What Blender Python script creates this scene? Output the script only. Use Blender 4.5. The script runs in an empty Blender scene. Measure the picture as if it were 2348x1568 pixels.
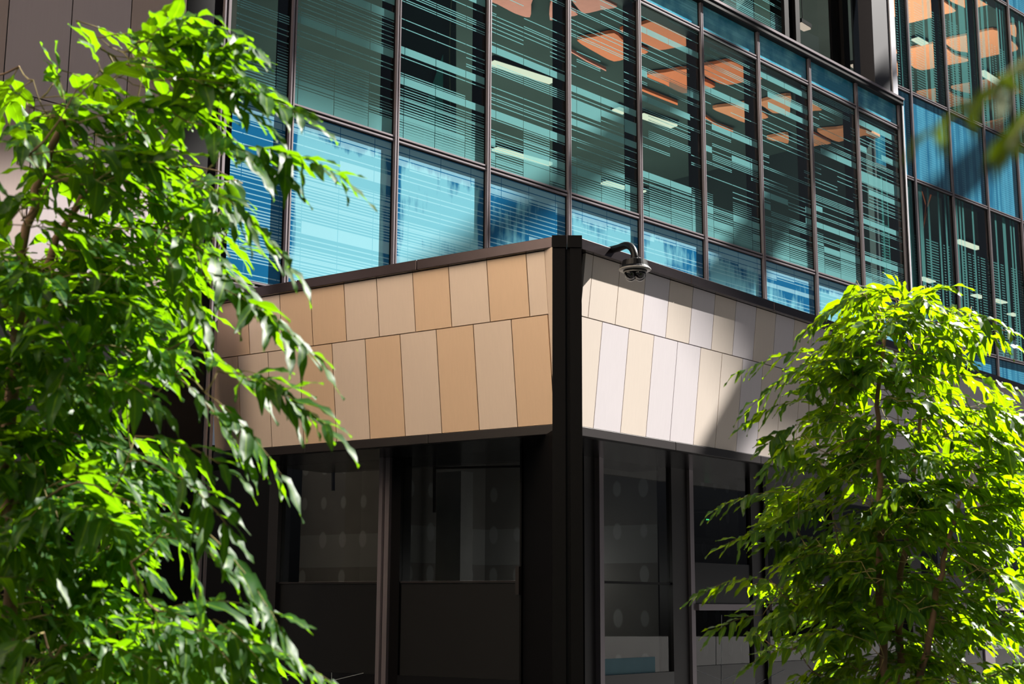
import bpy, bmesh, math, random
from mathutils import Vector, Matrix
R_ = math.radians
SC = bpy.context.scene
COL = SC.collection
# ------------------------------------------------------------------ camera, sky, sun, exposure
W, H = 2348, 1568
FPX, PITCH, ROLL = 3203.2, 0.185534, 0.00491
EYE = Vector((0, 0, 1.6))
cam = bpy.data.cameras.new('camera')
cam.sensor_width = 36; cam.lens = FPX / W * 36
cam.clip_start = .05; cam.clip_end = 400
cam.dof.use_dof = True; cam.dof.focus_distance = 13.0; cam.dof.aperture_fstop = 4.5
camo = bpy.data.objects.new('camera', cam); COL.objects.link(camo)
camo.matrix_world = Matrix.Translation(EYE) @ Matrix.Rotation(math.pi/2 + PITCH, 4, 'X') @ Matrix.Rotation(ROLL, 4, 'Z')
SC.camera = camo
SUN_AZ, SUN_EL = R_(28), R_(45)
SUND = Vector((math.cos(SUN_EL)*math.cos(SUN_AZ), math.cos(SUN_EL)*math.sin(SUN_AZ), math.sin(SUN_EL)))
sun = bpy.data.lights.new('sun', 'SUN'); sun.energy = 26.0; sun.angle = R_(.53); sun.color = (1, .955, .89)
suno = bpy.data.objects.new('sun', sun); COL.objects.link(suno)
suno.rotation_euler = SUND.to_track_quat('Z', 'Y').to_euler(); suno.location = SUND*60
wd = bpy.data.worlds.new('sky'); SC.world = wd; wd.use_nodes = True
nt = wd.node_tree; bg = nt.nodes['Background']
tc = nt.nodes.new('ShaderNodeTexCoord'); sx = nt.nodes.new('ShaderNodeSeparateXYZ'); cr = nt.nodes.new('ShaderNodeValToRGB')
nt.links.new(tc.outputs['Generated'], sx.inputs[0]); nt.links.new(sx.outputs['Z'], cr.inputs[0]); nt.links.new(cr.outputs[0], bg.inputs[0])
cr.color_ramp.elements[0].position = 0.0; cr.color_ramp.elements[0].color = (.10, .10, .11, 1)
cr.color_ramp.elements[1].position = 1.0; cr.color_ramp.elements[1].color = (.55, .72, 1.0, 1)
e = cr.color_ramp.elements.new(.12); e.color = (.55, .60, .70, 1)
bg.inputs[1].default_value = .18
vs = SC.view_settings; vs.view_transform = 'Standard'; vs.look = 'None'; vs.gamma = 1; vs.use_curve_mapping = False; vs.exposure = 0.0
rnd = random.Random(7)

# ------------------------------------------------------------------ projection helpers (metric places read off the calibrated view)
def ray(px, py):
    X, Y = px - W/2, py - H/2
    c, s = math.cos(ROLL), math.sin(ROLL)
    X, Y = X*c + Y*s, -X*s + Y*c
    c, s = math.cos(PITCH), math.sin(PITCH); u = -Y/FPX
    return Vector((X/FPX, c - u*s, s + u*c))
def atd(px, py, y):
    r = ray(px, py); return EYE + r*(y/r.y)
def hit(px, py, p0, n):
    r = ray(px, py); return EYE + r*((p0 - EYE).dot(n)/r.dot(n))
def hitz(px, py, z):
    r = ray(px, py); return EYE + r*((z - EYE.z)/r.z)
class Plane:
    def __init__(s, a, px, y):
        s.d = Vector((math.sin(a), math.cos(a), 0)); s.n = Vector((math.cos(a), -math.sin(a), 0))
        if s.n.y > 0: s.n = -s.n
        p = atd(px, 700, y); s.p = Vector((p.x, p.y, 0))
    def at(s, u, o, z): return s.p + s.d*u + s.n*o + Vector((0, 0, z))
    def sz(s, px, py, o=0):
        q = hit(px, py, s.p + s.n*o, s.n); return (q - s.p).dot(s.d), q.z
    def z(s, pts, o=0): return sum(s.sz(a, b, o)[1] for a, b in pts)/len(pts)
    def s(self, px, py, o=0): return self.sz(px, py, o)[0]
G = Plane(.764520, 1302, 16.0)
Rp = Plane(.698990, 1335, 10.5)
Lp = Plane(-.963482, 1265, 10.46)      # d points left and away
Wg = Plane(.816081, 2100, 24.9)

# ------------------------------------------------------------------ node helper
class V:
    def __init__(s, nt, so): s.nt, s.so = nt, so
    def _m(s, op, b=None, c=None, clamp=False):
        n = s.nt.nodes.new('ShaderNodeMath'); n.operation = op; n.use_clamp = clamp
        for i, v in enumerate((s, b, c)):
            if v is None: continue
            if isinstance(v, V): s.nt.links.new(v.so, n.inputs[i])
            else: n.inputs[i].default_value = v
        return V(s.nt, n.outputs[0])
    def __add__(s, b): return s._m('ADD', b)
    def __sub__(s, b): return s._m('SUBTRACT', b)
    def __mul__(s, b): return s._m('MULTIPLY', b)
    def __truediv__(s, b): return s._m('DIVIDE', b)
    def floor(s): return s._m('FLOOR')
    def fract(s): return s._m('FRACT')
    def gt(s, b): return s._m('GREATER_THAN', b)
    def lt(s, b): return s._m('LESS_THAN', b)
    def mx(s, b): return s._m('MAXIMUM', b)
    def mn(s, b): return s._m('MINIMUM', b)
    def ab(s): return s._m('ABSOLUTE')
    def sat(s): return s._m('ADD', 0.0, clamp=True)
class N:
    def __init__(s, name):
        s.m = bpy.data.materials.new(name); s.m.use_nodes = True; s.nt = s.m.node_tree; s.nt.nodes.clear()
        s.out = s.nt.nodes.new('ShaderNodeOutputMaterial')
    def new(s, t, **k):
        n = s.nt.nodes.new(t)
        for a, b in k.items(): setattr(n, a, b)
        return n
    def set(s, n, **k):
        for a, v in k.items():
            i = n.inputs[a.replace('_', ' ')]
            if isinstance(v, V): s.nt.links.new(v.so, i)
            else: i.default_value = v
        return n
    def uv(s):
        u = s.new('ShaderNodeUVMap'); x = s.new('ShaderNodeSeparateXYZ'); s.nt.links.new(u.outputs[0], x.inputs[0])
        return V(s.nt, x.outputs[0]), V(s.nt, x.outputs[1])
    def hash(s, a, b):
        c = s.new('ShaderNodeCombineXYZ')
        for i, v in enumerate((a, b)):
            if isinstance(v, V): s.nt.links.new(v.so, c.inputs[i])
            else: c.inputs[i].default_value = v
        w = s.new('ShaderNodeTexWhiteNoise', noise_dimensions='2D'); s.nt.links.new(c.outputs[0], w.inputs['Vector'])
        return V(s.nt, w.outputs['Value'])
    def noise(s, scale, vec=None, detail=3, sc=None):
        n = s.new('ShaderNodeTexNoise'); n.inputs['Scale'].default_value = scale; n.inputs['Detail'].default_value = detail
        if vec is None:
            t = s.new('ShaderNodeTexCoord'); vec = t.outputs['Object']
        if sc:
            mp = s.new('ShaderNodeMapping'); mp.inputs['Scale'].default_value = sc; s.nt.links.new(vec, mp.inputs[0]); vec = mp.outputs[0]
        s.nt.links.new(vec, n.inputs['Vector']); return V(s.nt, n.outputs['Fac'])
    def mixc(s, f, a, b):
        n = s.new('ShaderNodeMix', data_type='RGBA')
        for i, v in ((0, f), (6, a), (7, b)):
            if isinstance(v, V): s.nt.links.new(v.so, n.inputs[i])
            elif i == 0: n.inputs[i].default_value = v
            else: n.inputs[i].default_value = (*v, 1) if len(v) == 3 else v
        return V(s.nt, n.outputs[2])
    def bsdf(s, col, rough=.5, spec=.5, metal=0.0, **k):
        n = s.new('ShaderNodeBsdfPrincipled')
        if isinstance(col, V): s.nt.links.new(col.so, n.inputs['Base Color'])
        else: n.inputs['Base Color'].default_value = (*col, 1)
        s.set(n, Roughness=rough, Metallic=metal); n.inputs['Specular IOR Level'].default_value = spec
        return n.outputs[0]
    def mixs(s, f, a, b):
        n = s.new('ShaderNodeMixShader')
        if isinstance(f, V): s.nt.links.new(f.so, n.inputs[0])
        else: n.inputs[0].default_value = f
        s.nt.links.new(a, n.inputs[1]); s.nt.links.new(b, n.inputs[2]); return n.outputs[0]
    def simple(s, t, col, **k):
        n = s.new(t)
        if isinstance(col, V): s.nt.links.new(col.so, n.inputs[0])
        else: n.inputs[0].default_value = (*col, 1)
        for a, v in k.items(): n.inputs[a].default_value = v
        return n.outputs[0]
    def fresnel(s, ior):
        n = s.new('ShaderNodeFresnel'); n.inputs[0].default_value = ior; return V(s.nt, n.outputs[0])
    def done(s, sh): s.nt.links.new(sh, s.out.inputs[0]); return s.m

def plain(name, col, rough=.5, spec=.5, metal=0.0, var=0.0, vscale=6, sc=None):
    m = N(name)
    c = col
    if var:
        f = m.noise(vscale, sc=sc)
        c = m.mixc(f, tuple(x*(1-var) for x in col), tuple(min(1, x*(1+var)) for x in col))
    return m.done(m.bsdf(c, rough, spec, metal))
def glow(name, col, st):
    m = N(name); n = m.new('ShaderNodeEmission'); n.inputs[0].default_value = (*col, 1); n.inputs[1].default_value = st
    return m.done(n.outputs[0])
def clear_glass(name, tint, ior=1.45):
    m = N(name)
    return m.done(m.mixs(m.fresnel(ior), m.simple('ShaderNodeBsdfTransparent', tint), m.simple('ShaderNodeBsdfGlossy', (1, 1, 1), Roughness=.01)))
PW = 1.3674
def frit_glass():
    """vision glass: tinted, with printed teal stripes in three slipped columns per pane"""
    m = N('striped_vision_glass'); u, v = m.uv()
    w3 = PW/3
    sub = (u/w3).floor(); fx = (u/w3).fract(); pane = (u/10.0).floor()
    def h(a, k): return m.hash(a + k*17.3, pane)
    def hs(a, k): return m.hash(a + k*17.3, sub + k*3.1)
    c1 = v/.0255; i1 = c1.floor()
    thin = h(i1, 1).gt(.72)*c1.fract().lt(.42)*hs((i1/6).floor(), 1).gt(.12)
    c2 = v/.085; i2 = c2.floor()
    band = h(i2, 2).gt(.83)*hs(i2, 2).gt(.2)
    sl = hs(sub, 3)*.30
    dens = ((v*-1.0 + .42 + sl)/.75).sat()
    c3 = v/.030
    low = c3.fract().lt(dens*1.15)*dens.gt(.10)
    mask = (thin.mx(band).mx(low))*fx.gt(.016)
    fr = m.mixs(.45, m.simple('ShaderNodeBsdfDiffuse', (.16, .41, .42)), m.simple('ShaderNodeBsdfTransparent', (.35, .6, .56)))
    gl = m.mixs(m.fresnel(1.5)*1.0, m.simple('ShaderNodeBsdfTransparent', (.52, .74, .69)), m.simple('ShaderNodeBsdfGlossy', (.9, .97, 1), Roughness=.005))
    fr2 = m.mixs(m.fresnel(1.4), fr, m.simple('ShaderNodeBsdfGlossy', (1, 1, 1), Roughness=.01))
    return m.done(m.mixs(mask, gl, fr2))
def spandrel_blue(name='blue_spandrel_glass', cover=0.0):
    """blue back-painted spandrel glass with pale printed lines and cloudy lighter patches that paint in reflected light"""
    m = N(name); u, v = m.uv()
    w3 = PW/3
    sub = (u/w3).floor(); fx = (u/w3).fract(); pane = (u/10.0).floor()
    def h(a, k): return m.hash(a + k*11.7, pane)
    def hs(a, k): return m.hash(a + k*11.7, sub)
    # v runs 0 at the top of the panel and grows downwards
    topb = v.lt(hs(sub, 1)*.10 + .16)*(v/.075).fract().gt(.14)
    c = v/.052; i = c.floor()
    lines = h(i, 2).gt(.30)*c.fract().lt(.22)*v.gt(.2)
    dn = ((v - .55)/.6).sat()
    c2 = v/.030
    dense = dn.gt(.05)*h((c2/9).floor(), 3).gt(.3)*c2.fract().lt(.42)
    c3 = v/.12; i3 = c3.floor()
    band = h(i3, 4).gt(.9)*hs(i3, 4).gt(.3)*v.gt(.3)
    mask = topb.mx(lines).mx(dense).mx(band)*fx.gt(.016)
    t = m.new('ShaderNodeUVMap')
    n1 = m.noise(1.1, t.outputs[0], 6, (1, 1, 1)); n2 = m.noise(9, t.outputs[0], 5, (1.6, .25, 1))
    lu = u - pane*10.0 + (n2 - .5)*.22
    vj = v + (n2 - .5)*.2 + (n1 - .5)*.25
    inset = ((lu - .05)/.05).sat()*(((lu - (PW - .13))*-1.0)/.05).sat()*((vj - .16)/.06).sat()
    st = ((n1 + n2*.35 + h(3.0, 9)*.2 + cover - .80)/.14).sat()*inset  # paler patches paint diffused reflected light into the colour
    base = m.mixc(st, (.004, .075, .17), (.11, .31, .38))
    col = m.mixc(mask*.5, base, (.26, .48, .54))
    return m.done(m.bsdf(col, .08, .5))
def spandrel_upper():
    m = N('teal_blue_spandrel_glass'); u, v = m.uv(); pane = (u/10.0).floor()
    c = v/.022; i = c.floor()
    lines = m.hash(i, pane).gt(.55)*c.fract().lt(.6)
    fx = (u/(PW/3)).fract()
    t = m.new('ShaderNodeUVMap'); n1 = m.noise(2.0, t.outputs[0], 5, (1, 1, 1))
    base = m.mixc(((n1 - .42)/.2).sat(), (.02, .20, .32), (.15, .48, .58))
    col = m.mixc(lines*fx.gt(.015)*.4, base, (.015, .15, .24))
    return m.done(m.bsdf(col, .08, .5))
def wing_glass():
    m = N('hatched_vision_glass'); u, v = m.uv(); pane = (u/10.0).floor()
    c = u/.062; i = c.floor()
    k = m.hash(i, pane)
    solid = k.gt(.62)
    hatch = k.gt(.25)*(v/.052 + u*.0).fract().lt(.38)*v.lt(1.9)
    mask = solid.mx(hatch)
    fr = m.mixs(.5, m.simple('ShaderNodeBsdfDiffuse', (.13, .40, .39)), m.simple('ShaderNodeBsdfTransparent', (.4, .62, .6)))
    gl = m.mixs(m.fresnel(1.5), m.simple('ShaderNodeBsdfTransparent', (.55, .76, .72)), m.simple('ShaderNodeBsdfGlossy', (.9, .97, 1), Roughness=.005))
    return m.done(m.mixs(mask*.65, gl, fr))
def wing_spandrel():
    m = N('blue_streaked_spandrel_glass'); u, v = m.uv(); pane = (u/10.0).floor()
    c = u/.075; k = m.hash(c.floor(), pane)
    t = m.new('ShaderNodeUVMap'); n1 = m.noise(3.0, t.outputs[0], 5, (1.2, .4, 1))
    hatch = (v/.045).fract().lt(.4)*k.gt(.4)
    base = m.mixc((n1*1.2 + k*.5 - .35).sat(), (.006, .07, .15), (.05, .25, .38))
    col = m.mixc(hatch*.35, base, (.12, .34, .42))
    return m.done(m.bsdf(col, .08, .5))
def plaster():
    """unpainted plasterboard with pale joint bands and rows of filler dabs"""
    m = N('plasterboard_with_filler_dabs'); u, v = m.uv()
    gu, gv = u/.30, v/.42
    h = m.hash(gu.floor(), gv.floor())
    dx, dy = gu.fract() - .5, gv.fract() - .5
    d = (dx*dx*14.0 + dy*dy*10.0)
    dab = ((h*.5 + .45 - d*1.6)*3).sat()*h.gt(.12)
    jt = (v/2.3 + .13).fract().lt(.16)
    t = m.new('ShaderNodeUVMap'); n = m.noise(3, t.outputs[0], 4)
    base = m.mixc(n, (.16, .15, .14), (.24, .23, .22))
    col = m.mixc(dab*.55, m.mixc(jt*.5, base, (.36, .36, .36)), (.45, .45, .45))
    return m.done(m.bsdf(col, .8, .1))
def panel_mat(name, col):
    m = N(name)
    t = m.new('ShaderNodeTexCoord')
    n = m.noise(60, t.outputs['Object'], 3, (1, 1, .04))
    n2 = m.noise(1.4, t.outputs['Object'], 2)
    c = m.mixc(n*.6 + n2*.4, tuple(x*.93 for x in col), tuple(x*1.06 for x in col))
    return m.done(m.bsdf(c, .42, .5, .12))
def leaf_mat(name, top, back, tr, mid, tm=.45, rough=.4, spec=.36):
    m = N(name); u, v = m.uv()
    rib = (u - .5).ab().lt(.035)
    oi = m.new('ShaderNodeNewGeometry')
    rn = V(m.nt, oi.outputs['Random Per Island'])
    c = m.mixc(rib, m.mixc(rn, top, back), mid)
    tr = tuple(x*.8 for x in tr)
    tc_ = m.mixc(rn, tr, tuple(x*.62 for x in tr))
    tl = m.simple('ShaderNodeBsdfTranslucent', m.mixc(rib, tc_, tuple(x*1.2 for x in tr)))
    pr = m.bsdf(c, rough, spec)
    return m.done(m.mixs(tm, pr, tl))
def bark(name, col):
    m = N(name); t = m.new('ShaderNodeTexCoord')
    n = m.noise(25, t.outputs['Object'], 4, (1, 1, .25))
    return m.done(m.bsdf(m.mixc(n, tuple(x*.5 for x in col), tuple(x*1.5 for x in col)), .8, .2))
M = dict(
    black=plain('black_painted_metal', (.0035, .0032, .0035), .42, .15, var=.15),
    blackcap=plain('dark_bronze_metal', (.062, .050, .053), .26, .3, .85, var=.12, vscale=9),
    trim=plain('bronze_trim_metal', (.017, .014, .014), .40, .35, var=.12),
    silver=plain('mullion_edge_metal', (.22, .19, .205), .35, .5, .5),
    grey=plain('grey_painted_steel', (.035, .035, .042), .5, .3),
    greylight=plain('pale_aluminium', (.55, .55, .6), .4, .5, .3),
    frit=frit_glass(), span=spandrel_blue(), spanl=spandrel_blue('lit_patch_blue_spandrel_glass', .26), spanu=spandrel_upper(), wing=wing_glass(), wspan=wing_spandrel(),
    edge=clear_glass('clear_pane_back', (.93, .97, .96), 1.05),
    shop=clear_glass('shopfront_glass', (.42, .43, .43), 1.42),
    shopfrost=plain('dark_frosted_film', (.014, .014, .0145), .3, .2),
    plaster=plaster(),
    tan=panel_mat('tan_panel', (.65, .46, .31)), light=panel_mat('pale_beige_panel', (.66, .53, .43)),
    rtan=panel_mat('beige_panel', (.60, .525, .46)), rgrey=panel_mat('pale_grey_panel', (.58, .54, .56)),
    lilac=panel_mat('mauve_grey_panel', (.36, .31, .32)), dtan=panel_mat('brown_grey_panel', (.33, .26, .24)),
    gap=plain('dark_joint_backing', (.03, .022, .016), .8, .1),
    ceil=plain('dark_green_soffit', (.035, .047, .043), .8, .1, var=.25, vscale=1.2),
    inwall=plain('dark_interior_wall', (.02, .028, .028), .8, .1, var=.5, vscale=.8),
    orange=plain('orange_reflection_slab', (.85, .17, .06), .5, .3, var=.12, vscale=14, sc=(1, 1, 1)),  # colours of glass reflections that are built as slabs
    orangew=plain('pale_orange_reflection_slab', (.86, .27, .14), .5, .3, var=.14, vscale=10),
    red=plain('pink_red_reflection_slab', (.80, .22, .17), .5, .3, var=.15, vscale=10),
    lamp=glow('white_light_diffuser', (1, .80, .64), 1.45),
    teal=plain('teal_fabric', (.14, .50, .46), .8, .1, var=.12, vscale=5, sc=(6, 6, .5)),
    blind=plain('grey_green_blind', (.045, .065, .058), .8, .1),
    cord=plain('cream_cord', (.55, .42, .25), .7, .2),
    soffit=plain('dark_soffit_lining', (.014, .013, .014), .22, .5),
    tile=plain('black_plinth_tile', (.008, .008, .009), .25, .4),
    grout=plain('pale_grout', (.32, .33, .34), .8, .1),
    pave=plain('dark_stone_paving', (.026, .0255, .026), .8, .2, var=.3, vscale=1.5),
    roof=plain('roof_membrane', (.16, .16, .16), .8, .2, var=.2),
    white=plain('pale_render', (.92, .78, .63), .9, .1, var=.05, vscale=.5),
    dwin=plain('dark_window_glass', (.02, .025, .03), .08, .5),
    conc=plain('grey_concrete', (.22, .215, .21), .8, .2, var=.2),
    cambody=plain('black_camera_plastic', (.005, .005, .006), .38, .15),
    camring=plain('grey_camera_ring', (.22, .21, .20), .35, .5),
    dome=clear_glass('clear_dome', (.30, .29, .28), 1.6),
    lens=plain('dark_lens', (.01, .01, .012), .1, .6),
    film=plain('pale_blue_sheet', (.10, .19, .22), .6, .2, var=.1),
    led=glow('green_led', (.1, 1, .3), 2.5),
    box=plain('grey_box', (.12, .12, .12), .6, .3),
    leafL=leaf_mat('glossy_green_leaf', (.008, .040, .006), (.016, .058, .006), (.22, .50, .002), (.11, .19, .008), .46, .45, .17),
    leafB=leaf_mat('olive_leaf', (.03, .05, .008), (.04, .06, .008), (.10, .15, .003), (.06, .08, .01), .5, .8, .05),
    leafR=leaf_mat('yellow_green_leaf', (.008, .036, .006), (.016, .058, .006), (.40, .68, .001), (.14, .2, .01), .42, .4, .28),
    bark=bark('brown_bark', (.14, .085, .05)), twig=bark('green_brown_twig', (.16, .13, .05)),
)

# ------------------------------------------------------------------ mesh helpers
def empty(name, loc, label, cat, group=None, kind=None):
    o = bpy.data.objects.new(name, None); COL.objects.link(o); o.location = loc; o.empty_display_size = .1
    tag(o, label, cat, group, kind); return o
def tag(o, label=None, cat=None, group=None, kind=None):
    if label: o['label'] = label
    if cat: o['category'] = cat
    if group: o['group'] = group
    if kind or cat: o['kind'] = kind or 'thing'
    return o
LOC = {}
def wloc(p):
    v = Vector((0, 0, 0))
    while p is not None: v = v + p.location; p = p.parent
    return v
class B:
    def __init__(s): s.v, s.f, s.uv, s.mi = [], [], [], []
    def face(s, pts, uv=None, mi=0):
        k = len(s.v); s.v += [Vector(p) for p in pts]; s.f.append(list(range(k, k + len(pts)))); s.uv.append(uv or [(0, 0)]*len(pts)); s.mi.append(mi)
    def hexa(s, q, uvf=None, mi0=0, mi1=0):
        """q: 8 points, 0-3 the front ring, 4-7 the matching back ring; uvf: UVs of the front ring"""
        k = len(s.v); s.v += [Vector(p) for p in q]
        fs = [(0, 1, 2, 3), (7, 6, 5, 4), (4, 5, 1, 0), (5, 6, 2, 1), (6, 7, 3, 2), (7, 4, 0, 3)]
        for i, f in enumerate(fs):
            s.f.append([k + a for a in f]); s.mi.append(mi0 if i == 0 else mi1)
            s.uv.append(uvf if (i == 0 and uvf) else [(0, 0)]*4)
    def box(s, P, s0, s1, o0, o1, z0, z1, uvf=None, mi0=0, mi1=0):
        f, b = max(o0, o1), min(o0, o1)
        s.hexa([P.at(s0, f, z0), P.at(s1, f, z0), P.at(s1, f, z1), P.at(s0, f, z1), P.at(s0, b, z0), P.at(s1, b, z0), P.at(s1, b, z1), P.at(s0, b, z1)], uvf, mi0, mi1)
    def prism(s, poly, z0, z1):
        n = len(poly); k = len(s.v)
        s.v += [Vector((p[0], p[1], z0)) for p in poly] + [Vector((p[0], p[1], z1)) for p in poly]
        for i in range(n):
            j = (i + 1) % n; s.f.append([k+i, k+j, k+n+j, k+n+i])
        s.f.append([k+i for i in range(n)][::-1]); s.f.append([k+n+i for i in range(n)])
        s.uv += [[(0, 0)]*4]*n + [[(0, 0)]*n]*2; s.mi += [0]*(n+2)
    def tube(s, pts, rads, n=6, caps=True):
        k = len(s.v); m = len(pts); pts = [Vector(p) for p in pts]
        if not hasattr(rads, '__len__'): rads = [rads]*m
        a = None
        for i, p in enumerate(pts):
            d = (pts[min(i+1, m-1)] - pts[max(i-1, 0)]).normalized()
            if a is None: a = d.orthogonal().normalized()
            else: a = (a - d*a.dot(d)).normalized()
            b = d.cross(a)
            for j in range(n):
                t = 2*math.pi*j/n; s.v.append(p + (a*math.cos(t) + b*math.sin(t))*rads[i])
        for i in range(m-1):
            for j in range(n):
                j2 = (j+1) % n; s.f.append([k+i*n+j, k+i*n+j2, k+(i+1)*n+j2, k+(i+1)*n+j]); s.uv.append([(0, 0)]*4); s.mi.append(0)
        if caps:
            s.f.append([k+j for j in range(n)][::-1]); s.f.append([k+(m-1)*n+j for j in range(n)]); s.uv += [[(0, 0)]*n]*2; s.mi += [0, 0]
    def lathe(s, c, ax, prof, n=24, squash=1.0):
        ax = Vector(ax).normalized(); a = ax.orthogonal().normalized(); b = ax.cross(a); k = len(s.v); c = Vector(c); m = len(prof)
        for r, h in prof:
            for j in range(n):
                t = 2*math.pi*j/n; s.v.append(c + ax*h + (a*math.cos(t) + b*math.sin(t))*r)
        for i in range(m-1):
            for j in range(n):
                j2 = (j+1) % n; s.f.append([k+i*n+j, k+i*n+j2, k+(i+1)*n+j2, k+(i+1)*n+j]); s.uv.append([(0, 0)]*4); s.mi.append(0)
        s.f.append([k+j for j in range(n)][::-1]); s.f.append([k+(m-1)*n+j for j in range(n)]); s.uv += [[(0, 0)]*n]*2; s.mi += [0, 0]
    def build(s, name, mats, parent=None, smooth=False, label=None, bevel=0, recalc=True, kind=None):
        off = wloc(parent) if parent else Vector((0, 0, 0))
        me = bpy.data.meshes.new(name); me.from_pydata([tuple(v - off) for v in s.v], [], s.f); me.update()
        if not isinstance(mats, (list, tuple)): mats = [mats]
        for m_ in mats: me.materials.append(m_)
        l = me.uv_layers.new(name='UVMap'); fl = []
        for u in s.uv:
            for c in u: fl += [c[0], c[1]]
        l.data.foreach_set('uv', fl)
        me.polygons.foreach_set('material_index', s.mi)
        if smooth: me.polygons.foreach_set('use_smooth', [True]*len(s.f))
        if recalc:
            bm = bmesh.new(); bm.from_mesh(me); bmesh.ops.recalc_face_normals(bm, faces=bm.faces); bm.to_mesh(me); bm.free()
        o = bpy.data.objects.new(name, me); COL.objects.link(o)
        if parent: o.parent = parent
        if label: o['label'] = label
        if kind: o['kind'] = kind
        if bevel:
            md = o.modifiers.new('bevel', 'BEVEL'); md.width = bevel; md.segments = 2; md.limit_method = 'ANGLE'
        return o
def pbox(name, mat, parent, P, s0, s1, o0, o1, z0, z1, **k):
    b = B(); b.box(P, s0, s1, o0, o1, z0, z1); return b.build(name, mat, parent, **k)
def pane(name, front, parent, P, s0, s1, o, z0, z1, idx, th=.012, flip=False, v0=None, back=None):
    u0 = idx*10.0
    za, zb = 0, z1 - z0
    uv = [(u0, zb), (u0+(s1-s0), zb), (u0+(s1-s0), 0), (u0, 0)] if flip else [(u0, 0), (u0+(s1-s0), 0), (u0+(s1-s0), zb), (u0, zb)]
    b = B(); b.box(P, s0, s1, o, o-th, z0, z1, uv, 0, 1); return b.build(name, [front, back or M['edge']], parent)
def structure(o): o['kind'] = 'structure'; return o

# ------------------------------------------------------------------ key levels
zlo = G.z([(905.5, 321.4), (1302, 447), (1614.8, 547), (1977, 660)])      # sill of the tall windows
zup = G.z([(1602, 67), (1733.5, 132), (1851, 196), (1958, 248)])          # head of the tall windows
zcp = G.z([(1732, 60), (1851, 122), (2059, 222)])                         # top rail
zsl = G.z([(508, 648)])                                                   # base of the blue panels
MS = [-4.1102 + 1.3674*i for i in range(-1, 10)]                          # mullion places along the wall
SG0 = G.s(527, 300) + .02; SG1 = MS[-1] + .0

# ------------------------------------------------------------------ curtain wall (G)
cw = empty('curtain_wall', G.at(0, 0, zsl), 'long glass curtain wall with striped teal windows over blue panels', 'glass facade')
def mullion(P, s, z0, z1, parent, w=.05, od=.05, ind=.2):
    m = pbox('mullion', M['black'], parent, P, s-w/2-.012, s+w/2+.012, .012, -ind, z0, z1)
    b = B(); b.box(P, s-w/2, s-w/2+.017, od, .012, z0, z1); b.box(P, s+w/2-.017, s+w/2, od, .012, z0, z1)
    b.build('edge_strip', M['silver'], m)
    return m
def transom(P, s0, s1, z, parent, h=.06, ind=.2):
    m = pbox('transom', M['black'], parent, P, s0, s1, .010, -ind, z-h/2-.012, z+h/2+.012)
    b = B(); b.box(P, s0, s1, .040, .010, z-h/2, z-h/2+.018); b.box(P, s0, s1, .040, .010, z+h/2-.018, z+h/2)
    b.build('edge_strip', M['silver'], m)
    return m
ztop_left = zup + 3.2
for i, s in enumerate(MS):
    if s < SG0: continue
    mullion(G, s, zsl, zcp - .09, cw)
transom(G, SG0, SG1, zlo, cw); transom(G, SG0, SG1, zup, cw); transom(G, SG0, SG1, zsl + .03, cw)
edges = [SG0] + [s for s in MS if s > SG0]
for i in range(len(edges)-1):
    a, b_ = edges[i] + .037, edges[i+1] - .037
    if i == 0: a = edges[0]
    u_off = PW - .074 - (b_ - a)
    pane('glass_pane', M['frit'], cw, G, a, b_, .0, zlo + .042, zup - .042, i+1)
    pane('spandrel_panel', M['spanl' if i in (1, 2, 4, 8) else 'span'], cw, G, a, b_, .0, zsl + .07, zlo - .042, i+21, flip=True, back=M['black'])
    pane('spandrel_panel', M['spanu'], cw, G, a, b_, .0, zup + .042, zcp - .12, i+41, flip=True, back=M['black'])
b = B(); b.box(G, SG0, SG1 + .06, .10, -.25, zcp - .13, zcp); rail = b.build('top_rail', M['black'], cw, bevel=.012)
b = B(); b.box(G, SG0, SG1 + .06, .112, .10, zcp - .045, zcp - .008); b.build('edge_strip', M['silver'], rail)
b = B(); b.box(G, SG1 + .02, SG1 + .075, .07, -.25, zsl, zcp - .13); em = b.build('end_post', M['black'], cw)
b = B(); b.box(G, SG1 + .03, SG1 + .065, .085, .07, zsl, zcp - .13); b.build('edge_strip', M['greylight'], em, label='bright metal edge strip')
pbox('base_sill', M['trim'], cw, G, SG0, SG1, .06, -.1, zsl - .06, zsl)
# interior of the tall storey
IN = -9.0
zc = zup + .10
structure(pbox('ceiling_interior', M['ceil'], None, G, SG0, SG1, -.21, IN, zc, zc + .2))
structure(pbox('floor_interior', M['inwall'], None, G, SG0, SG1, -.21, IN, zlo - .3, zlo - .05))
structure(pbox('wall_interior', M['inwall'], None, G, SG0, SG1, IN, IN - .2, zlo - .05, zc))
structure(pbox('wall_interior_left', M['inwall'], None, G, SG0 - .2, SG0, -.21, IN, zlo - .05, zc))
structure(pbox('wall_interior_right', M['inwall'], None, G, SG1, SG1 + .2, -.6, IN, zlo - .05, zc))

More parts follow.
